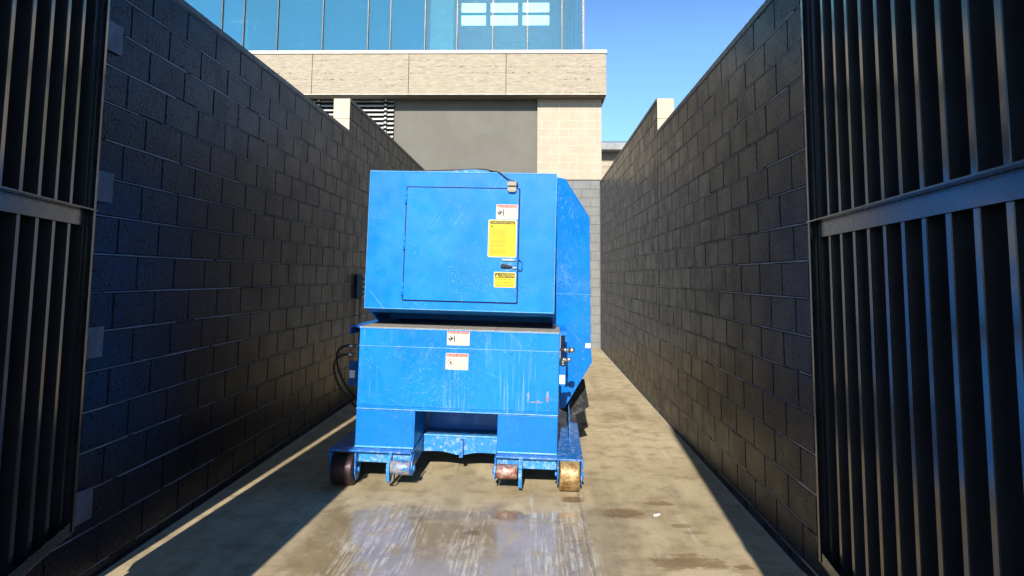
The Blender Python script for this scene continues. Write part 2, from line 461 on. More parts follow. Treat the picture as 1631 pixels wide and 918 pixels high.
# ------------------------------------------------------------------ mesh helpers
class MB:
    def __init__(s):
        s.bm = bmesh.new()
    def box(s, x0, x1, y0, y1, z0, z1, bev=0.0, mat=0):
        b = bmesh.new()
        bmesh.ops.create_cube(b, size=1)
        for v in b.verts:
            v.co = Vector(((x0 + x1) / 2 + v.co.x * (x1 - x0), (y0 + y1) / 2 + v.co.y * (y1 - y0), (z0 + z1) / 2 + v.co.z * (z1 - z0)))
        if bev:
            bmesh.ops.bevel(b, geom=list(b.edges), offset=bev, segments=2, affect='EDGES', profile=.5)
        return s._merge(b, mat)
    def _merge(s, b, mat=0):
        for f in b.faces:
            f.material_index = mat
        me = bpy.data.meshes.new('tmp')
        b.to_mesh(me); b.free()
        s.bm.from_mesh(me)
        bpy.data.meshes.remove(me)
        return s
    def prism(s, pts, axis, a0, a1, bev=0.0, mat=0):
        """pts in the plane across 'axis', extruded from a0 to a1"""
        b = bmesh.new()
        def P(p, a):
            return {'x': (a, p[0], p[1]), 'y': (p[0], a, p[1]), 'z': (p[0], p[1], a)}[axis]
        v0 = [b.verts.new(P(p, a0)) for p in pts]
        v1 = [b.verts.new(P(p, a1)) for p in pts]
        b.faces.new(v0); b.faces.new(v1[::-1])
        for i in range(len(pts)):
            j = (i + 1) % len(pts)
            b.faces.new((v0[j], v0[i], v1[i], v1[j]))
        bmesh.ops.recalc_face_normals(b, faces=b.faces)
        if bev:
            bmesh.ops.bevel(b, geom=list(b.edges), offset=bev, segments=2, affect='EDGES', profile=.5)
        return s._merge(b, mat)
    def lathe(s, prof, c, axis='x', n=40, mat=0):
        """prof: (along, radius) pairs"""
        b = bmesh.new()
        rings = []
        for a, r in prof:
            ring = []
            for k in range(n):
                t = 2 * math.pi * k / n
                p = {'x': (a, r * math.cos(t), r * math.sin(t)), 'y': (r * math.cos(t), a, r * math.sin(t)), 'z': (r * math.cos(t), r * math.sin(t), a)}[axis]
                ring.append(b.verts.new(Vector(c) + Vector(p)))
            rings.append(ring)
        for A, B in zip(rings, rings[1:]):
            for k in range(n):
                b.faces.new((A[k], A[(k + 1) % n], B[(k + 1) % n], B[k])).smooth = True
        b.faces.new(rings[0]); b.faces.new(rings[-1][::-1])
        bmesh.ops.recalc_face_normals(b, faces=b.faces)
        return s._merge(b, mat)
    def tube(s, pts, r, n=12, mat=0, sub=8):
        P = [Vector(p) for p in pts]
        path = []
        for i in range(len(P) - 1):           # Catmull-Rom through the points
            p0, p1, p2, p3 = P[max(i - 1, 0)], P[i], P[i + 1], P[min(i + 2, len(P) - 1)]
            for k in range(sub):
                t = k / sub
                path.append(.5 * ((2 * p1) + (p2 - p0) * t + (2 * p0 - 5 * p1 + 4 * p2 - p3) * t * t + (3 * p1 - p0 - 3 * p2 + p3) * t ** 3))
        path.append(P[-1])
        b = bmesh.new()
        rings = []
        nrm = None
        for i, p in enumerate(path):
            tg = (path[min(i + 1, len(path) - 1)] - path[max(i - 1, 0)]).normalized()
            if nrm is None:
                nrm = tg.orthogonal().normalized()
            nrm = (nrm - tg * nrm.dot(tg)).normalized()
            bi = tg.cross(nrm)
            rings.append([b.verts.new(p + (nrm * math.cos(2 * math.pi * k / n) + bi * math.sin(2 * math.pi * k / n)) * r) for k in range(n)])
        for A, B in zip(rings, rings[1:]):
            for k in range(n):
                b.faces.new((A[k], A[(k + 1) % n], B[(k + 1) % n], B[k])).smooth = True
        b.faces.new(rings[0]); b.faces.new(rings[-1][::-1])
        bmesh.ops.recalc_face_normals(b, faces=b.faces)
        return s._merge(b, mat)
    def build(s, name, mats, parent=None, xf=None):
        me = bpy.data.meshes.new(name)
        if xf is not None:
            s.bm.transform(xf)
            bmesh.ops.recalc_face_normals(s.bm, faces=s.bm.faces)
        s.bm.to_mesh(me); s.bm.free()
        for m in (mats if isinstance(mats, (list, tuple)) else [mats]):
            me.materials.append(m)
        o = bpy.data.objects.new(name, me)
        COL.objects.link(o)
        if parent is not None:
            o.parent = parent
        return o

def tag(o, label=None, cat=None, group=None, kind=None):
    for k, v in (('label', label), ('category', cat), ('group', group), ('kind', kind)):
        if v:
            o[k] = v
    return o

def empty(name, loc=(0, 0, 0), rot=(0, 0, 0)):
    o = bpy.data.objects.new(name, None)
    o.empty_display_size = .2
    o.location = loc
    o.rotation_euler = rot
    COL.objects.link(o)
    return o

def block_face(mb, u0, u1, zrows, joint_phase, place, jw=.009, rec=.008, ch=.0045, mat=0, blk=.4064):
    """raised blocks in running bond. zrows: list of (z0, z1, parity). place(u, z, out) -> point"""
    bm = mb.bm
    lay = bm.faces.layers.float.get('tone') or bm.faces.layers.float.new('tone')
    for z0, z1, par in zrows:
        first = joint_phase + par * blk / 2
        k = math.floor((u0 - first) / blk)
        while True:
            a, b = first + k * blk, first + (k + 1) * blk
            k += 1
            if b <= u0 + .02:
                continue
            if a >= u1 - .02:
                break
            a, b = max(a, u0), min(b, u1)
            A, B, C, D = a + jw / 2, b - jw / 2, z0 + jw / 2, z1 - jw / 2
            tv = random.uniform(.88, 1.12)
            jit = random.uniform(-.0009, .0009)
            out = [(A, C), (B, C), (B, D), (A, D)]
            inn = [(A + ch, C + ch), (B - ch, C + ch), (B - ch, D - ch), (A + ch, D - ch)]
            vo = [bm.verts.new(place(u, z, -rec)) for u, z in out]
            vi = [bm.verts.new(place(u, z, jit)) for u, z in inn]
            f = bm.faces.new(vi); f.material_index = mat; f[lay] = tv
            for i in range(4):
                j = (i + 1) % 4
                f = bm.faces.new((vo[i], vo[j], vi[j], vi[i])); f.material_index = mat; f[lay] = tv

def text_into(mb, s, x, z, h, w, y, mat, bold=.0):
    """lettering facing -y, its box left x, bottom z, height h, width w, as thin solid letters"""
    cu = bpy.data.curves.new('txt', 'FONT')
    cu.body = s
    cu.size = 1.0
    cu.offset = bold
    cu.extrude = .0
    cu.resolution_u = 3
    o = bpy.data.objects.new('txt', cu)
    COL.objects.link(o)
    dg = bpy.context.evaluated_depsgraph_get()
    me = bpy.data.meshes.new_from_object(o.evaluated_get(dg))
    xs = [v.co.x for v in me.vertices]; ys = [v.co.y for v in me.vertices]
    ax, bx, ay, by = min(xs), max(xs), min(ys), max(ys)
    for v in me.vertices:
        v.co = Vector((x + (v.co.x - ax) / (bx - ax) * w, y, z + (v.co.y - ay) / (by - ay) * h))
    n0 = len(mb.bm.faces)
    mb.bm.from_mesh(me)
    mb.bm.faces.ensure_lookup_table()
    for f in mb.bm.faces[n0:]:
        f.material_index = mat
    bpy.data.objects.remove(o); bpy.data.curves.remove(cu); bpy.data.meshes.remove(me)

def round_rect(x0, x1, z0, z1, r, n=5):
    pts = []
    for cx, cz, a0 in ((x1 - r, z1 - r, 0), (x0 + r, z1 - r, 90), (x0 + r, z0 + r, 180), (x1 - r, z0 + r, 270)):
        for k in range(n + 1):
            t = R(a0 + 90 * k / n)
            pts.append((cx + r * math.cos(t), cz + r * math.sin(t)))
    return pts

# ------------------------------------------------------------------ ground
g = MB()
g.box(-400, 400, -400, 600, -.3, 0.0)
tag(g.build('ground', m_ground()), kind='structure')
g = MB()
g.box(-60, 60, -70, 3.1, .001, .005)  # dark ground added out of view to cut bounce light
tag(g.build('unseen_dark_ground', plain('bounce_cut_dark', (.06, .06, .06), .85, bump=.4)), kind='structure')

# ------------------------------------------------------------------ the two enclosure walls
XL, XR = -2.30, 1.4665
Y0, YS, Y1 = 2.90, 8.25, 15.58
TOP = 3.31            # top joint of the near stretch
ROWH = .2032
def block_wall(side, phase, label):
    x = XL if side < 0 else XR
    w = empty('block_wall', (x, Y0, 0))
    tag(w, label, 'wall', 'black painted block walls either side of the alley', 'thing')
    inner = 1 if side < 0 else -1           # towards the alley
    place = lambda u, z, out: (inner * out, u - Y0, z)
    rows = []
    for k in range(0, 17):
        rows.append((max(TOP - ROWH * (k + 1), -.1), TOP - ROWH * k, (k + 1) % 2))
    mb = MB()
    block_face(mb, Y0, YS, rows, phase, place)
    rows2 = rows + [(TOP, TOP + ROWH, 0), (TOP + ROWH, TOP + 2 * ROWH, 1)]
    block_face(mb, YS, Y1, rows2, phase, place)
    mb.build('block_facing', WALL, w)
    jb = MB()                                # paint ridge along every bed joint, caught light put into its pale colour
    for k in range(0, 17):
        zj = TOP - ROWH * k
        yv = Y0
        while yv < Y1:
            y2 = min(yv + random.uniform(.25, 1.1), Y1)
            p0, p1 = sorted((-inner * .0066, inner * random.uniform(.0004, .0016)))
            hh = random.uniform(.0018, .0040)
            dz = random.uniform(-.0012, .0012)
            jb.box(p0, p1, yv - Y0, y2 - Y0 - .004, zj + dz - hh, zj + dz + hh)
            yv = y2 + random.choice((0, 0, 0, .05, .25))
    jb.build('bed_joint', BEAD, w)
    t = .195
    a, b = sorted((-inner * .0068, -inner * (t)))
    c = MB()
    c.box(a, b, .004, YS - Y0, -.1, TOP)
    c.box(a, b, YS - Y0 + .002, Y1 - Y0, -.1, TOP + 2 * ROWH)
    c.build('mortar_core', MORTAR, w)
    # outside face and the unpainted end that shows at the step
    e = MB()
    o0, o1 = sorted((-inner * (t + .001), -inner * (t + .011)))
    e.box(o0, o1, 0, YS - Y0, -.1, TOP)
    e.box(o0, o1, YS - Y0, Y1 - Y0, -.1, TOP + 2 * ROWH)
    e.build('outer_facing', TANB, w)
    s = MB()
    q0, q1 = sorted((-inner * .004, -inner * (t + .012)))
    yy = YS - Y0
    s.box(q0, q1, yy - .012, yy - .0005, TOP + .052, TOP + ROWH - .003, .002)
    s.box(q0, q1, yy - .012, yy - .0005, TOP + ROWH + .001, TOP + 2 * ROWH + .046, .002)
    s.build('unpainted_step_end', TANB, w)
    cp = MB()
    c0, c1 = sorted((inner * .006, -inner * (t + .016)))
    yv = 0.0
    while yv < YS - Y0 - .05:                # cap laid in lengths with fine joints
        y2 = min(yv + .4064, YS - Y0 - .014)
        cp.box(c0, c1, yv + .001, y2 - .001, TOP + .002, TOP + .048, .003)
        yv += .4064
    cp.build('wall_cap', CAPM, w)
    cp = MB()
    yv = YS - Y0
    while yv < Y1 - Y0 - .05:
        y2 = min(yv + .4064, Y1 - Y0)
        cp.box(c0 if inner < 0 else c0, c1, yv + .001, y2 - .001, TOP + 2 * ROWH + .002, TOP + 2 * ROWH + .048, .003)
        yv += .4064
    cp.build('wall_cap', CAPM, w)
    en = MB()
    en.box(a, b, -.012, .0025, -.1, TOP)
    en.build('wall_end', CAPM, w)
    # anchor plates that carry the gate hinges
    for zc in (.405, 1.225, 2.04, 2.855):
        p = MB()
        p0, p1 = sorted((inner * .002, inner * .014))
        p.box(p0, p1, 3.40 - Y0, 3.605 - Y0, zc - .08, zc + .08, .002)
        p.build('hinge_plate', PLATE, w)
    return w
wl = block_wall(-1, 3.696, 'black painted block wall on the left, all in shade, with four square steel plates')
wr = block_wall(1, 3.947, 'black painted block wall on the right, its foot browned with dust, under the open sky')

# ------------------------------------------------------------------ gates
GTOP = 3.62
def gate(side, hinge, ang, zb, zr, label):
    """side -1 left, 1 right. leaf runs from the hinge back towards the camera"""
    L = 2.44 if side > 0 else 2.10
    root = empty('gate_leaf', (hinge[0], hinge[1], 0))
    tag(root, label, 'gate', 'steel gate leaves swung open')
    sv = Vector((-side * math.sin(ang), -math.cos(ang), 0))       # along the leaf
    dv = Vector((side * math.cos(ang), -math.sin(ang), 0))        # away from the alley
    xf = Matrix(((sv.x, dv.x, 0, 0), (sv.y, dv.y, 0, 0), (0, 0, 1, 0), (0, 0, 0, 1)))
    D = .086
    st = MB()     # hinge stile: channel open towards the leaf
    st.box(0, .007, 0, D, zb, GTOP, .001)
    st.box(.008, .030, 0, .006, zb, GTOP, .001)
    st.box(.008, .055, D - .006, D, zb, GTOP, .001)
    st.box(.030, .0345, .030, .036, zb + .05, GTOP - .05)
    st.build('hinge_stile', GATEF, root, xf)
    en = MB()
    en.box(L - .007, L, 0, D, zb, GTOP, .001)
    en.box(L - .055, L - .008, 0, .006, zb, GTOP, .001)
    en.box(L - .055, L - .008, D - .006, D, zb, GTOP, .001)
    en.build('latch_stile', GATEF, root, xf)
    for nm, z0, s in (('bottom_rail', zb, 1), ('top_rail', GTOP, -1)):
        b = MB()
        zz = sorted((z0, z0 + s * .007)); z1 = sorted((z0 + s * .008, z0 + s * .055))
        b.box(.009, L - .009, .0005, D - .001, zz[0], zz[1], .001)
        b.box(.057, L - .057, 0, .006, z1[0] - (0 if s > 0 else 0), z1[1], .001)
        b.box(.057, L - .057, D - .007, D - .001, z1[0], z1[1], .001)
        b.build(nm, GATEF, root, xf)
    md = MB()
    md.box(.010, L - .010, -.010, .038, zr - .004, zr + .003, .001)
    md.box(.062, L - .062, .030, .037, zr - .078, zr - .005, .001)
    md.build('middle_rail', GATEF, root, xf)
    # corrugated sheet: crests towards the alley
    pitch, s0 = .161, .0355
    prof = []
    k = 0
    while True:
        c = s0 + .161 * k
        if c + .035 > L - .02:
            break
        for ds, dd in ((-.0175, .044), (-.0145, .041), (.0145, .041), (.0175, .044), (.0255, .104), (.161 - .0255, .104)):
            if .012 < c + ds < L - .012:
                prof.append((c + ds, dd))
        k += 1
    dk = MB()
    bm = dk.bm
    off = .0012
    zb2, zt2 = zb + .012, GTOP - .012
    rows = []
    for s, d in prof:
        rows.append((bm.verts.new((s, d, zb2)), bm.verts.new((s, d, zt2)), bm.verts.new((s, d + off, zb2)), bm.verts.new((s, d + off, zt2))))
    for A, B in zip(rows, rows[1:]):
        bm.faces.new((A[0], B[0], B[1], A[1]))
        bm.faces.new((A[2], A[3], B[3], B[2]))
        bm.faces.new((A[1], B[1], B[3], A[3]))
        bm.faces.new((A[0], A[2], B[2], B[0]))
    dk.build('corrugated_panel', GATE, root, xf)
    for zc in (.405, 1.225, 2.04, 2.855):
        h = MB()
        h.lathe([(-.05, .011), (.05, .011)], (-.012, .03, zc), 'z', 16)
        h.box(-.010, -.0005, .012, .052, zc - .035, zc + .035, .002)
        h.build('hinge', GATEF, root, xf)
    return root
gate(1, (1.333, 3.40), R(6.3), .275, 1.862, 'open black corrugated steel gate on the right, standing in front of the right block wall')
gate(-1, (-2.150, 3.268), R(14.5), .382, 1.888, 'open black corrugated steel gate on the left, beside the wall with square plates')

# ------------------------------------------------------------------ building at the end
BY = 15.6
bd = empty('commercial_building', (0, BY, 0))
tag(bd, 'tan and grey commercial building with blue glass upper floor closing the end of the alley', 'building')
def place_b(u, z, out): return (u, -out, z)
mb = MB()
rows = [(3.79 - .2032 * (k + 1), 3.79 - .2032 * k, k % 2) for k in range(19)]
block_face(mb, XL + .002, XR - .002, rows, .03, place_b, jw=.010, rec=.005, ch=.005)
mb.build('grey_block_base', GREYB, bd)
c = MB(); c.box(XL - .3, XR + .04, .0048, .3, -.1, 3.79); c.build('base_core', GREYM, bd)
c = MB(); c.box(XL - .3, XR + .035, -.012, .42, 3.792, 3.815, .003); c.build('base_trim', SOFF, bd)
mb = MB()
rows = [(3.817 + .197 * k, 3.817 + .197 * (k + 1), k % 2) for k in range(10)]
block_face(mb, .024, 1.502, rows, .13, place_b, jw=.015, rec=.002, ch=.001)
def place_side(u, z, out): return (1.502 + out, u, z)
block_face(mb, .004, 9.0, rows, .1, place_side, jw=.015, rec=.002, ch=.001)
mb.build('tan_block_pier', TANB2, bd)
c = MB(); c.box(.027, 1.5005, .0015, 9.0, 3.817, 5.787); c.build('pier_core', TANM, bd)
c = MB(); c.box(XR + .05, 1.499, .006, 9.0, -.1, 3.79); c.build('side_wall', TANM, bd)
c = MB(); c.box(-3.33, .023, .10, .6, 3.817, 5.685); c.build('stucco_wall', STUCCO, bd)
# beam faced in board-marked panels
xs = [-9.3, -7.41, -5.17, -2.93, -.695, 1.585]
for a, b in zip(xs, xs[1:]):
    p = MB(); p.box(a + .006, b - .006, -.36, -.335, 5.722, 6.655, .003); p.build('cladding_panel', BOARD, bd)
c = MB()
c.box(-9.3, 1.575, -.334, 1.2, 5.73, 6.66)
c.build('beam_core', BLACK, bd)
c = MB(); c.box(-9.3, 1.588, -.365, .75, 5.702, 5.7205, .002); c.build('soffit_trim', BCAP, bd)
c = MB(); c.box(-9.3, 1.57, -.34, .40, 5.690, 5.701); c.build('soffit', SOFF, bd)
c = MB(); c.box(-9.3, 1.60, -.385, 1.2, 6.662, 6.74, .004); c.build('beam_cap', BCAP, bd)
c = MB(); c.box(1.5765, 1.5865, -.33, 9.0, 5.722, 6.655, .002); c.build('side_cladding', BOARD, bd)
# louvred vent left of the stucco
lv = empty('louvre_vent', (0, 0, 0)); lv.parent = bd
c = MB(); c.box(-9.3, -3.335, .14, .17, 3.817, 5.685); c.build('vent_backing', BLACK, lv)
z = 5.64
while z > 3.85:
    b = MB(); b.prism([(.02, z), (.075, z + .040), (.082, z + .034), (.024, z - .016), (.016, z - .016)], 'x', -9.2, -3.335)
    b.build('louvre_blade', LOUV, lv); z -= .105
for x in (-3.52, -5.1, -6.8, -8.4):
    b = MB()
    b.box(x - .04, x + .04, .002, .014, 3.84, 5.685)
    b.build('blade_post', BLACK, lv)
    zz = 5.655
    while zz > (4.6 if x > -4 else 5.1) and x > -6:
        b = MB(); b.box(x - .028, x + .028, -.022, .001, zz - .02, zz + .02, .002); zz -= .105
        b.build('blade_clip', LOUV, lv)
c = MB(); c.box(-9.3, -3.335, .0, .12, 3.80, 3.83); c.build('vent_sill', SOFF, lv)
# glass storey
GX = [-10.3, -9.0, -7.788, -7.237, -6.389, -5.262, -4.141, -3.583, -2.732, -1.945, -1.069, -.227, .612, 1.129]
GY = .60
ZT = 10.9
for i, (a, b) in enumerate(zip(GX, GX[1:])):
    p = MB(); p.box(a + .022, b - .022, GY, GY + .012, 6.80, ZT)
    p.build('glass_pane', GLASS if b < -2.5 else GLASS2, bd)
for x in GX:
    w = .013 if x < 1 else .026
    m_ = MB(); m_.box(x - w, x + w, GY - .045, GY + .06, 6.745, ZT, .003); m_.build('mullion', MULL, bd)
m_ = MB(); m_.box(GX[0], GX[-1], GY - .03, GY - .001, 6.742, 6.80, .003); m_.box(GX[0], GX[-1], GY - .03, GY + .06, ZT + .001, ZT + .08); m_.build('glazing_rail', MULL, bd)
for k in range(4):
    p = MB(); p.box(1.115, 1.127, GY + .08 + k * 2.0, GY + 2.02 + k * 2.0, 6.80, ZT); p.build('glass_pane', GLASS2, bd)
    m_ = MB(); m_.box(1.10, 1.157, GY + 2.03 + k * 2.0, GY + 2.07 + k * 2.0, 6.745, ZT); m_.build('mullion', MULL, bd)
c = MB(); c.box(-10.3, 1.55, 1.21, 9.0, 6.45, 6.74); c.build('floor_slab', SOFF, bd)
c = MB(); c.box(-10.3, 1.3, GY - .2, 9.0, ZT + .09, ZT + .7); c.build('roof_slab', BCAP, bd)
c = MB(); c.box(-10.3, 1.05, 7.6, 7.7, 6.745, ZT + .08); c.build('interior_wall', INTW, bd)
for x in (-2.64, -6.10):
    c = MB(); c.box(x, x + .58, .80, 1.15, 6.745, ZT + .08, .01); c.build('interior_column', INTG, bd)
for a, b in ((-2.45, -1.66), (-1.50, -.62), (-.46, .40)):  # bright windows on the far side, drawn as glowing panels
    c = MB(); c.box(a, b, 5.90, 6.0, 9.72, 10.02, .01); c.build('glowing_window', WINGLOW, bd)
    c = MB(); c.box(a, b, 5.90, 6.0, 10.16, 10.44, .01); c.build('glowing_window', WINGLOW, bd)
for a, b, zz in ((-1.05, -.2, 8.55), (-.62, -.05, 8.38)):
    c = MB(); c.box(a, b, 4.2, 4.24, zz, zz + .03); c.build('hanging_bar', BCAP, bd)

# ------------------------------------------------------------------ farther building, seen over the right wall
fb = empty('low_canopy_building', (0, 26, 0))
tag(fb, 'low distant building with pale grey fascia above tan siding, right of the tan block pier', 'building')
c = MB(); c.box(-1.0, 8.0, -.6, 6, 6.35, 6.61, .01); c.build('fascia', plain('pale_fascia', (.26, .27, .27), .5), fb)
c = MB(); c.box(-1.0, 8.0, -.62, -.601, 6.62, 6.66); c.build('fascia_cap', DARKSTEEL, fb)
mb = MB()
zz = 0
while zz < 6.3:
    mb.prism([(-.02, zz), (0, zz), (0, zz + .2), (-.006, zz + .2)], 'x', -1, 7.9); zz += .2
mb.box(-1, 7.9, .001, .3, 0, 6.34)
mb.build('siding_wall', plain('tan_siding', (.42, .35, .26), .8), fb)

# ------------------------------------------------------------------ electrical box on the left wall
eb = empty('electrical_box', (XL, 8.80, 1.29))
tag(eb, 'small grey electrical box with a column of knobs on the left block wall', 'electrical box')
b = MB(); b.box(.003, .075, 0, .26, 0, .31, .006); b.build('enclosure', GREYBOX, eb)
for k in range(4):
    b = MB(); b.lathe([(0, .016), (.02, .016), (.026, .010)], (.0755, .05, .05 + k * .065), 'x', 16); b.build('knob', STEEL, eb)
b = MB(); b.tube([(.04, .06, -.001), (.04, .06, -.4), (.04, .06, -1.285)], .013); b.build('conduit', GREYBOX, eb)

# ------------------------------------------------------------------ the compactor
cp = empty('trash_compactor', (-.6, 5.3, 0), (0, R(1.0), R(-1.5)))
tag(cp, 'bright blue steel trash compactor on rollers with yellow warning labels in the alley', 'compactor')
def add(name, mb, mat, parent=cp, label=None):
    o = mb.build(name, mat, parent)
    if label: o['label'] = label
    return o

# upper housing
b = MB()
b.prism([(.20, 2.424), (.20, 1.314), (.40, 1.268), (1.05, 1.268), (1.06, 1.178), (1.75, 1.178), (1.75, 2.424)], 'x', -.802, .720, .005)
hous = add('upper_housing', b, BLUE)
b = MB()
b.box(-.804, .722, .1955, .1995, 1.309, 1.3165, .0015)
b.box(-.804, .722, .196, .1995, 2.419, 2.4275, .0015)
b.box(.7165, .7225, .196, .1995, 1.318, 2.418, .0015)
b.box(-.8045, -.7995, .196, .1995, 1.318, 2.418, .0015)
b.build('edge_weld', WELD, hous)
b = MB()     # low peaked lid on the roof
b.prism([(-.42, 2.4275), (.30, 2.4275), (.11, 2.450), (.03, 2.453), (-.12, 2.439)], 'y', .22, 1.2, .001)
b.build('roof_lid', BLUEWORN, hous)
for xx in (-.800, .700):
    b = MB(); b.prism([(.34, 1.2805), (1.04, 1.2665), (1.04, 1.178), (.64, 1.178)], 'x', xx, xx + .014, .001); b.build('side_cheek', BLUEL, hous)
# door
b = MB(); b.prism(round_rect(-.4985, .4305, 1.376, 2.302, .012), 'y', .1965, .1995); add('door_gap', b, SEAM)
b = MB(); b.prism(round_rect(-.489, .4215, 1.386, 2.2925, .010), 'y', .186, .1962, .0015)
door = add('access_door', b, BLUED)
for zc in (2.21, 1.84, 1.47):
    b = MB()
    b.lathe([(-.050, .008), (-.048, .0095), (-.002, .0095), (0, .0085), (.002, .0095), (.048, .0095), (.050, .008)], (-.4965, .184, zc), 'z', 14)
    b.build('hinge', BLUE, door)
b = MB()
b.box(.285, .405, .1835, .1858, 1.635, 1.735, .001)
b.build('latch_plate', BLUEWORN, door)
b = MB(); b.prism([(.290, 1.664), (.290, 1.686), (.31, 1.692), (.375, 1.678), (.382, 1.668), (.35, 1.660)], 'y', .160, .181, .003)
b.build('latch_handle', HANDLE, door)
b = MB(); b.box(.30, .405, .172, .182, 1.716, 1.727, .002); b.box(.385, .418, .170, .182, 1.655, 1.664, .002); b.build('latch_bar', STEEL, door)
b = MB(); b.tube([(.434, .198, 1.728), (.436, .176, 1.728), (.455, .170, 1.722), (.458, .170, 1.690), (.455, .170, 1.655), (.436, .176, 1.648), (.434, .198, 1.648)], .0045, 8)
add('lock_loop', b, BLUE)
b = MB(); b.box(.326, .400, .160, .1955, 2.318, 2.352, .003); b.build('sensor_switch', JBOX, hous)
b = MB(); b.box(.328, .400, .160, .1855, 2.276, 2.308, .003); b.box(.338, .392, .157, .1602, 2.268, 2.276); b.build('sensor_magnet', JBOX, door)
b = MB(); b.tube([(-.45, .24, 2.434), (-.05, .25, 2.455), (.10, .24, 2.460), (.20, .205, 2.440), (.26, .188, 2.425), (.33, .18, 2.375), (.395, .18, 2.350), (.408, .18, 2.330), (.401, .18, 2.318)], .0045, 8)
add('switch_cable', b, HOSE)

# lower body
b = MB()
b.prism([(-.802, .545), (-.802, 1.160), (.770, 1.160), (.770, .545)], 'y', .100, 2.9, .008)
body = add('body', b, BLUEF)
b = MB(); b.box(-.797, .765, .092, .0995, 1.028, 1.157, .002); add('upper_front_panel', b, BLUEF)
b = MB(); b.box(-.797, .765, .092, .0995, .566, 1.020, .002); fp = add('front_panel', b, BLUEF)
b = MB()
b.box(-.799, .767, .0875, .0995, 1.0205, 1.0275, .001); b.box(-.799, .767, .082, .0995, .540, .548, .002)
b.build('seam_weld', WELD, fp)
b = MB()
b.box(-.799, .767, .086, .0995, 1.1575, 1.1645, .002)
b.build('top_edge_weld', WELD, body)
for zc in (.585, 1.003):
    for x in (-.745, -.48, -.19, .10, .40, .70):
        b = MB(); b.lathe([(0, .009), (-.004, .009), (-.007, .006)], (x, .092, zc), 'y', 10); b.build('bolt', BOLT, fp)
# rust scrapes
b = MB()
for x0, x1, z0, z1 in ((.528, .545, .640, .715), (.545, .66, .632, .642), (.672, .692, .640, .725), (.60, .625, .644, .652)):
    n = 9
    pts = [(x0 + (x1 - x0) * (.5 + .5 * math.cos(2 * math.pi * k / n)) + random.uniform(-.004, .004), z0 + (z1 - z0) * (.5 + .5 * math.sin(2 * math.pi * k / n)) + random.uniform(-.005, .005)) for k in range(n)]
    b.prism(pts, 'y', .0912, .0919)
b.build('rust_scrape', m_steel_wear('scraped_rust', (.32, .12, .05), (.14, .36, .75), .6, 0.0), fp)
# ledge on top
b = MB()
for a, c2 in ((-.799, -.10), (-.097, .27), (.273, .766)):
    b.box(a, c2, .088, .70, 1.1655, 1.1725, .001)
add('top_ledge', b, LEDGE)
for s, x in ((-1, -.80), (1, .770)):
    b = MB()
    if s < 0:
        b.prism([(x - .002, 1.160), (x - .002, 1.174), (x - .072, 1.176), (x - .086, 1.160), (x - .086, 1.105), (x - .078, 1.105), (x - .078, 1.155), (x - .066, 1.166)], 'y', .11, 1.9, .001)
    else:
        b.prism([(x + .002, 1.160), (x + .002, 1.178), (x + .050, 1.180), (x + .058, 1.160), (x + .058, 1.150), (x + .006, 1.150)], 'y', .09, .64, .001)
        b.prism([(x + .040, 1.148), (x + .056, 1.148), (x + .056, 1.105), (x + .048, 1.095), (x + .040, 1.110)], 'y', .10, .13, .001)
    add('guide_flange', b, BLUEL)
# legs
for x0, x1 in ((-.800, -.336), (.304, .766)):
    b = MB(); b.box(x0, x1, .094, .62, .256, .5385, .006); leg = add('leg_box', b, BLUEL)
    b = MB()
    b.box(x0 + .002, x1 - .002, .078, .0935, .2515, .264, .004)
    b.build('edge_weld', WELD, leg)
# centre recess
b = MB(); b.box(-.335, .303, .70, .712, .10, .545); b.prism([(.46, .545), (.70, .545), (.70, .49)], 'x', -.333, .301); add('recess_plate', b, BLUEL)
b = MB()
n = 24
arc = []
for k in range(n + 1):
    t = k / n
    x = -.345 + t * .64
    zc = .150 + .022 * (0 if .47 < t < .53 else 0) - .030 * math.exp(-((t - .5) / .16) ** 2) + .010 * math.sin(math.pi * t)
    arc.append((x, zc))
b.prism(arc + [(.295, .282), (-.333, .282)], 'y', .450, .462)
b.box(-.333, .300, .463, .70, .270, .284, .002)
xb = add('cross_beam', b, BLUEWORN)
b = MB(); b.box(-.333, .295, .440, .4495, .276, .288, .003); b.build('edge_weld', WELD, xb)
b = MB(); b.prism([(.449, .262), (.400, .255), (.388, .20), (.395, .122), (.449, .128)], 'x', -.022, .008, .003)
b.build('centre_tab', BLUEFR, xb)

# base frame
for x0, x1 in ((-.970, -.336), (.304, .957)):
    outer = -1 if x0 < 0 else 1
    b = MB()
    if outer < 0:
        b.prism([(x0, -.01), (x1, -.01), (x1, .62), (-.80, .9), (-.80, 2.6), (x0, 2.6)], 'z', .238, .250, .002)
    else:
        b.prism([(x0, -.01), (x1, -.01), (x1 - .0, 1.9), (.85, 2.6), (.77, 2.6), (.77, .62), (x0, .62)], 'z', .238, .250, .002)
    fr = add('base_plate', b, BLUEFR if outer > 0 else BLUEFR)
    bx0, bx1 = (-.765, -.336) if outer < 0 else (.304, .762)
    b = MB(); b.box(bx0, bx1, .03, .044, .158, .2375, .003); b.box(bx0, bx1, .045, .5, .158, .168); b.build('front_beam', BLUEWORN, fr)
    ex = x0 if outer < 0 else x1
    b = MB(); b.box(ex - .004, ex + .004, -.008, 1.6, .185, .2375, .001); b.build('side_lip', BLUEFR, fr)
# inner edge plates beside the recess
for x in (-.334, .302):
    b = MB(); b.prism([(-.01, .237), (.45, .282), (.45, .15), (.1, .12), (.0, .15)], 'x', x - .005, x + .005, .001); add('recess_web', b, BLUEFR)
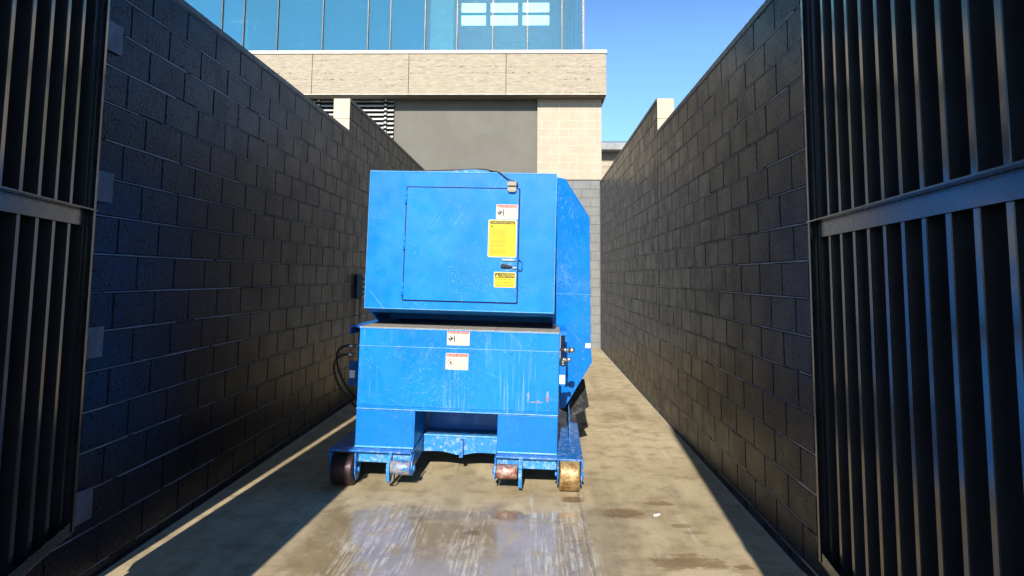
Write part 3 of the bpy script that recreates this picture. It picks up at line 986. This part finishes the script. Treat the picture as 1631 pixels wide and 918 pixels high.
# right gusset and struts
b = MB(); b.prism([(.35, .2515), (1.5, .2515), (1.5, .56), (1.2, .56)], 'x', .865, .873, .001); add('gusset', b, BLUEFR)
b = MB(); b.prism([(.60, .2515), (1.5, .2515), (1.5, .45)], 'x', -.873, -.865, .001); add('gusset', b, BLUEFR)

def wheel(x0, x1, zc, r, mat, label):
    y = .03
    b = MB()
    b.lathe([(x0, r * .35), (x0, r - .012), (x0 + .006, r - .003), (x0 + .014, r), (x1 - .014, r), (x1 - .006, r - .003), (x1, r - .012), (x1, r * .35)], (0, y, zc), 'x', 48)
    w = add('wheel', b, mat, cp, label)
    for xp in (x0 - .017, x1 + .007):
        b = MB()
        b.prism([(-.045, .2375), (.125, .2375), (.10, zc - .02), (.055, zc - .072), (.005, zc - .072), (-.035, zc - .02)], 'x', xp, xp + .010, .001)
        b.build('wheel_bracket', BLUEFR, w)
    b = MB()
    b.lathe([(x0 - .034, .012), (x0 - .032, .017), (x0 - .018, .017), (x0 - .0175, .012)], (0, y, zc), 'x', 12)
    b.build('axle_bolt', BOLT, w)
    b = MB()
    b.lathe([(x1 + .0175, .012), (x1 + .018, .019), (x1 + .030, .019), (x1 + .034, .010)], (0, y, zc), 'x', 12)
    b.build('axle_bolt', BOLT, w)
wheel(-.930, -.765, .115 - .014, .115, WHDARK, 'steel wheel with shade put into its dark colour')
wheel(.785, .935, .115 + .015, .115, WHRUST, 'rusty golden steel wheel')

def roller(x0, x1, zc, mat, hook, label):
    y, r = -.045, .052
    b = MB()
    b.lathe([(x0, .02), (x0, r - .004), (x0 + .004, r), (x1 - .004, r), (x1, r - .004), (x1, .02)], (0, y, zc), 'x', 36)
    w = add('roller', b, mat, cp, label)
    xa, xb_ = (x0 - .030, x0 - .006) if hook < 0 else (x1 + .008, x1 + .034)
    b = MB()
    b.prism([(.03, .2375), (.03, .08), (.01, .035), (-.03, .028), (-.062, .045), (-.075, .085), (-.085, .13), (-.078, .17), (-.04, .205), (-.005, .2375)], 'x', xa, xb_, .003)
    b.build('hook_plate', BLUEWORN, w)
    xa, xb_ = (x1 + .005, x1 + .014) if hook < 0 else (x0 - .014, x0 - .005)
    b = MB()
    b.prism([(.03, .2375), (.03, .10), (-.02, .09), (-.075, .10), (-.09, .15), (-.07, .195), (-.01, .2375)], 'x', xa, xb_, .002)
    b.build('side_bracket', BLUEFR, w)
    b = MB()
    xe = x1 + .015 if hook < 0 else x0 - .015
    s = 1 if hook < 0 else -1
    b.lathe(sorted([(xe, .012), (xe + s * .001, .024), (xe + s * .012, .024), (xe + s * .016, .016)]), (0, y, zc), 'x', 16)
    b.build('pin', BOLT, w)
roller(-.475, -.325, .147, RBLUE, -1, 'front roller with chipped blue paint')
roller(.318, .474, .153, RRUST, 1, 'front roller of bare red rust')
# pull chain bit under the left hook
b = MB(); b.tube([(-.45, -.03, .09), (-.452, -.03, .06), (-.455, -.02, .03), (-.47, -.01, .012), (-.49, .0, .010)], .006, 8); add('pull_chain', b, BLACK)

# chute wing on the right: a plate leaning back towards its foot
SH = Matrix(((1, 0, 0, 0), (0, 1, -.32, .65 + 1.2 * .32), (0, 0, 1, 0), (0, 0, 0, 1)))
b = MB()
b.prism([(.724, 2.408), (.789, 2.398), (.998, 2.092), (1.041, 1.036), (1.057, .877), (.830, .457), (.785, .45), (.785, 1.16), (.7235, 1.20)], 'y', 0, .010, .002)
ch = b.build('chute_panel', BLUEW, cp, SH)
b = MB()
for (xa, za), (xb2, zb2) in (((.789, 2.398), (.998, 2.092)), ((.998, 2.092), (1.041, 1.036)), ((1.041, 1.036), (1.057, .877)), ((1.057, .877), (.830, .457))):
    d = Vector((xb2 - xa, zb2 - za)).normalized(); nn = Vector((-d.y, d.x)) * -.005
    b.prism([(xa, za), (xb2, zb2), (xb2 + nn.x, zb2 + nn.y), (xa + nn.x, za + nn.y)], 'y', -.003, .30)
b.build('edge_flange', BLUEL, ch, SH)
b = MB(); b.box(.7245, 1.018, -.0025, -.0004, 1.455, 1.461); b.build('seam_weld', WELD, ch, SH)
b = MB(); b.box(.995, 1.040, -.005, -.001, .998, 1.040, .001); b.build('reflector', REFL, ch, SH)
b = MB(); b.prism([(.45, 1.19), (.58, 1.19), (.44, 1.62), (.34, 1.95)], 'x', .7215, .7235); b.build('chute_shade_sheet', BLUEDK, ch)  # dark sheet standing in for the housing's shadow on the chute
# ears with reflectors
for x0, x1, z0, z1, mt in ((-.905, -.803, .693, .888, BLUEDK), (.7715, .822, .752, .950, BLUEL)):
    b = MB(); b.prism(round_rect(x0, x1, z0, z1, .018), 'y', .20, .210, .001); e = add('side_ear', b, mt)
    w = min(.044, (x1 - x0) - .008)
    rx = x0 + .008 if x0 < 0 else x0 + .002
    b = MB(); b.box(rx, rx + w, .196, .1995, z0 + (.062 if x0 < 0 else .015), z0 + (.122 if x0 < 0 else .083), .001); b.build('reflector', REFL, e)

# hydraulic couplings and hoses
def coupling(x0, x1, z, y=.20, r=.012):
    s = 1 if x1 > x0 else -1
    L = abs(x1 - x0)
    b = MB()
    pr = [(0, r * .6), (.25 * L, r * .6), (.27 * L, r), (.48 * L, r), (.50 * L, r * .7), (.58 * L, r * .7), (.60 * L, r * 1.25), (.92 * L, r * 1.25), (L, r * .9)]
    b.lathe([(s * a, q) for a, q in pr], (x0, y, z), 'x', 14)
    add('hose_coupling', b, STEEL)
coupling(-.802, -.927, 1.006)
coupling(-.802, -.932, .938)
coupling(.772, .888, 1.029, r=.017)
coupling(.772, .860, .956, r=.013)
b = MB()
for k in range(3): b.lathe([(-.0035, .026), (0, .03), (.0035, .026)], (.798, .2, .944 - .012 * k), 'z', 18)
add('cap_chain', b, STEEL)
b = MB(); b.tube([(-.920, .2, 1.006), (-.965, .2, .995), (-1.003, .21, .955), (-1.012, .22, .90), (-1.000, .25, .80), (-.965, .29, .70), (-.905, .34, .60), (-.84, .42, .50), (-.80, .52, .44)], .0095, 12); add('hydraulic_hose', b, HOSE)
b = MB(); b.tube([(-.925, .2, .938), (-.975, .2, .925), (-1.018, .20, .88), (-1.026, .2, .82), (-1.006, .21, .74), (-.966, .23, .655), (-.905, .27, .565), (-.84, .34, .48), (-.80, .44, .42)], .0095, 12); add('hydraulic_hose', b, HOSE)

# rubber flap behind the chute
b = MB(); b.prism([(.80, .66), (.93, .68), (1.010, .680), (1.056, .437), (.930, .352), (.80, .40)], 'y', 1.10, 1.112, .001)
add('rubber_flap', b, FLAP)

# ------------------------------------------------------------------ labels on the machine
def hazard_label(x0, x1, z0, z1, y, kind):
    w, h = x1 - x0, z1 - z0
    b = MB()
    b.prism(round_rect(x0, x1, z0, z1, .006), 'y', y - .0012, y, mat=0)
    yy = y - .0014
    hz0, hz1 = z1 - h * .21, z1 - h * .04
    b.prism([(x0 + .006, hz0), (x1 - .006, hz0), (x1 - .006, hz1), (x0 + .006, hz1)], 'y', yy - .0003, yy, mat=1)
    y3 = yy - .0006
    hh = (hz1 - hz0)
    for xa, s in ((x0 + .010, 'DANGER'), (x0 + w * .52, 'PELIGRO')):
        b.prism([(xa, hz0 + hh * .2), (xa + hh * .7, hz0 + hh * .2), (xa + hh * .35, hz1 - hh * .15)], 'y', y3 - .0002, y3, mat=0)
        text_into(b, s, xa + hh * .8, hz0 + hh * .2, hh * .6, w * .42 - hh * .8, y3, 0, .01)
    px, pz = x0 + w * .22, z0 + h * .44
    if kind == 'crush':
        b.prism([(px + w * .09, pz - h * .2), (px + w * .135, pz - h * .2), (px + w * .135, pz + h * .22), (px + w * .09, pz + h * .22)], 'y', yy - .0003, yy, mat=2)
        b.lathe([(0, h * .055), (-.0004, h * .055)], (px - w * .12, yy, pz), 'y', 14, mat=2)
        for (ax, az), (bx, bz) in (((-.07, 0), (.06, .02)), ((.0, .02), (-.09, .18)), ((.0, -.02), (-.15, -.08)), ((.02, -.03), (-.10, -.19)), ((.06, .03), (-.02, .10))):
            a, c = Vector((px + w * ax, pz + h * az)), Vector((px + w * bx, pz + h * bz))
            n_ = (c - a).normalized(); n_ = Vector((-n_.y, n_.x)) * h * .025
            b.prism([a + n_, c + n_, c - n_, a - n_], 'y', yy - .0003, yy, mat=2)
    else:
        rr = h * .19
        for k in range(28):
            t0, t1 = 2 * math.pi * k / 28, 2 * math.pi * (k + 1) / 28
            b.prism([(px + rr * math.cos(t0), pz + rr * math.sin(t0)), (px + rr * math.cos(t1), pz + rr * math.sin(t1)), (px + rr * .88 * math.cos(t1), pz + rr * .88 * math.sin(t1)), (px + rr * .88 * math.cos(t0), pz + rr * .88 * math.sin(t0))], 'y', yy - .0003, yy, mat=1)
        for (ax, az), (bx, bz), t in (((-.13, .13), (.13, -.13), .012), ((.02, .07), (.02, -.13), .03), ((-.05, -.04), (.08, .03), .02)):
            a, c = Vector((px + h * ax, pz + h * az)), Vector((px + h * bx, pz + h * bz))
            n_ = (c - a).normalized(); n_ = Vector((-n_.y, n_.x)) * h * t
            b.prism([a + n_, c + n_, c - n_, a - n_], 'y', yy - .0003, yy, mat=1 if t < .015 else 2)
    for k in range(8):       # lines of print too small to read
        zz = z0 + h * (.13 + .078 * k)
        xa = x0 + w * .43
        b.prism([(xa, zz), (xa + w * random.uniform(.38, .52), zz), (xa + w * random.uniform(.38, .50), zz + h * .022), (xa, zz + h * .022)], 'y', yy - .0002, yy, mat=3)
    b.prism([(x0 + w * .06, z0 + h * .055), (x1 - w * .06, z0 + h * .055), (x1 - w * .06, z0 + h * .075), (x0 + w * .06, z0 + h * .075)], 'y', yy - .0002, yy, mat=3)
    return b.build('warning_label', [WHITE, RED, INK, GINK], cp)
hazard_label(.240, .416, 2.048, 2.168, .1855, 'crush')['label'] = 'white label with faded red header on the door'
hazard_label(-.107, .070, 1.048, 1.163, .0915, 'crush')['label'] = 'white label at the top edge of the lower front'
hazard_label(-.112, .065, .862, .988, .0915, 'no')['label'] = 'white label with red crossed circle on the front panel'

b = MB()
x0, x1, z0, z1, y = .181, .411, 1.742, 2.044, .1843
b.prism(round_rect(x0, x1, z0, z1, .014), 'y', y - .0012, y, mat=0)
yy = y - .0014
b.prism(round_rect(x0 + .006, x1 - .006, z0 + .006, z1 - .006, .011), 'y', yy - .0002, yy, mat=1)
yy -= .0004
b.prism(round_rect(x0 + .014, x1 - .014, z1 - .036, z1 - .010, .006), 'y', yy - .0002, yy, mat=2)
text_into(b, 'COMPACTOR SAFETY RULES', x0 + .020, z1 - .031, .016, x1 - x0 - .040, yy - .0006, 1, .012)
b.prism([(x0 + .018, z1 - .062), (x0 + .038, z1 - .062), (x0 + .028, z1 - .045)], 'y', yy - .0002, yy, mat=2)
text_into(b, 'FAILURE TO FOLLOW THESE RULES', x0 + .046, z1 - .058, .009, x1 - x0 - .066, yy - .0003, 3, .0)
zz = z1 - .078
while zz > z0 + .02:
    b.prism([(x0 + .020, zz), (x0 + .020 + random.uniform(.12, .185), zz), (x0 + .02 + .12, zz + .0035), (x0 + .020, zz + .0035)], 'y', yy - .0002, yy, mat=3)
    zz -= random.choice((.0095, .0095, .0095, .016))
o = b.build('warning_label', [WHITE, YEL, INK, YEL2], cp)
o['label'] = 'tall yellow label headed COMPACTOR SAFETY RULES'

b = MB()
x0, x1, z0, z1 = .237, .411, 1.503, 1.627
b.prism(round_rect(x0, x1, z0, z1, .010), 'y', y - .0012, y, mat=0)
yy = y - .0014
b.prism(round_rect(x0 + .004, x1 - .004, z0 + .004, z1 - .004, .008), 'y', yy - .0002, yy, mat=1)
yy -= .0004
b.prism([(x0 + .009, z1 - .046), (x1 - .009, z1 - .046), (x1 - .009, z1 - .010), (x0 + .009, z1 - .010)], 'y', yy - .0002, yy, mat=2)
text_into(b, 'CAUTION', x0 + .046, z1 - .041, .026, x1 - x0 - .060, yy - .0006, 1, .018)
b.prism([(x0 + .012, z1 - .042), (x0 + .042, z1 - .042), (x0 + .027, z1 - .014)], 'y', yy - .0006, yy - .0004, mat=1)
b.prism([(x0 + .0255, z1 - .036), (x0 + .0285, z1 - .036), (x0 + .0285, z1 - .024), (x0 + .0255, z1 - .024)], 'y', yy - .0009, yy - .0007, mat=2)
for s, f, zz in (('STOP UNIT AND', .60, .0665), ('LOCK BEFORE', .60, .0905), ('OPERATING COMPACTOR', .90, .1135)):
    w = (x1 - x0) * f
    text_into(b, s, (x0 + x1) / 2 - w / 2, z1 - zz, .012, w, yy - .0003, 2, .0)
o = b.build('warning_label', [WHITE, YEL, INK], cp)
o['label'] = 'small yellow label headed CAUTION under the latch'

# ------------------------------------------------------------------ litter
s = MB()
s.prism([(-.028, -.006), (.0, -.012), (.026, -.004), (.018, .007), (-.006, .004), (-.020, .012)], 'z', .002, .010, .001)
o = s.build('paper_scrap', PAPER)
o.location = (.822, 4.80, 0)
o.rotation_euler = (R(4), R(-5), .4)
tag(o, 'small white paper scrap lying on the sunlit concrete near the right wall shadow', 'litter')
DRY = plain('dry_leaf', (.40, .28, .12), .8)
for lx, ly, rz, k, lab in ((.53, 7.62, .3, 1.0, 'larger curled tan dry leaf, farther from the camera, beside the compactor base plate'),
                           (.49, 7.36, 1.2, .75, 'smaller tan dry leaf, nearer the camera, beside the compactor base plate')):
    b = MB()
    b.prism([(-.05 * k, 0), (-.02 * k, .022 * k), (.025 * k, .020 * k), (.055 * k, 0), (.02 * k, -.020 * k), (-.02 * k, -.018 * k)], 'z', -.001, .001)
    o = b.build('dry_leaf', DRY)
    o.location = (lx, ly, .012); o.rotation_euler = (R(12), R(8), rz)
    tag(o, lab, 'leaf', 'dry leaves beside the compactor')
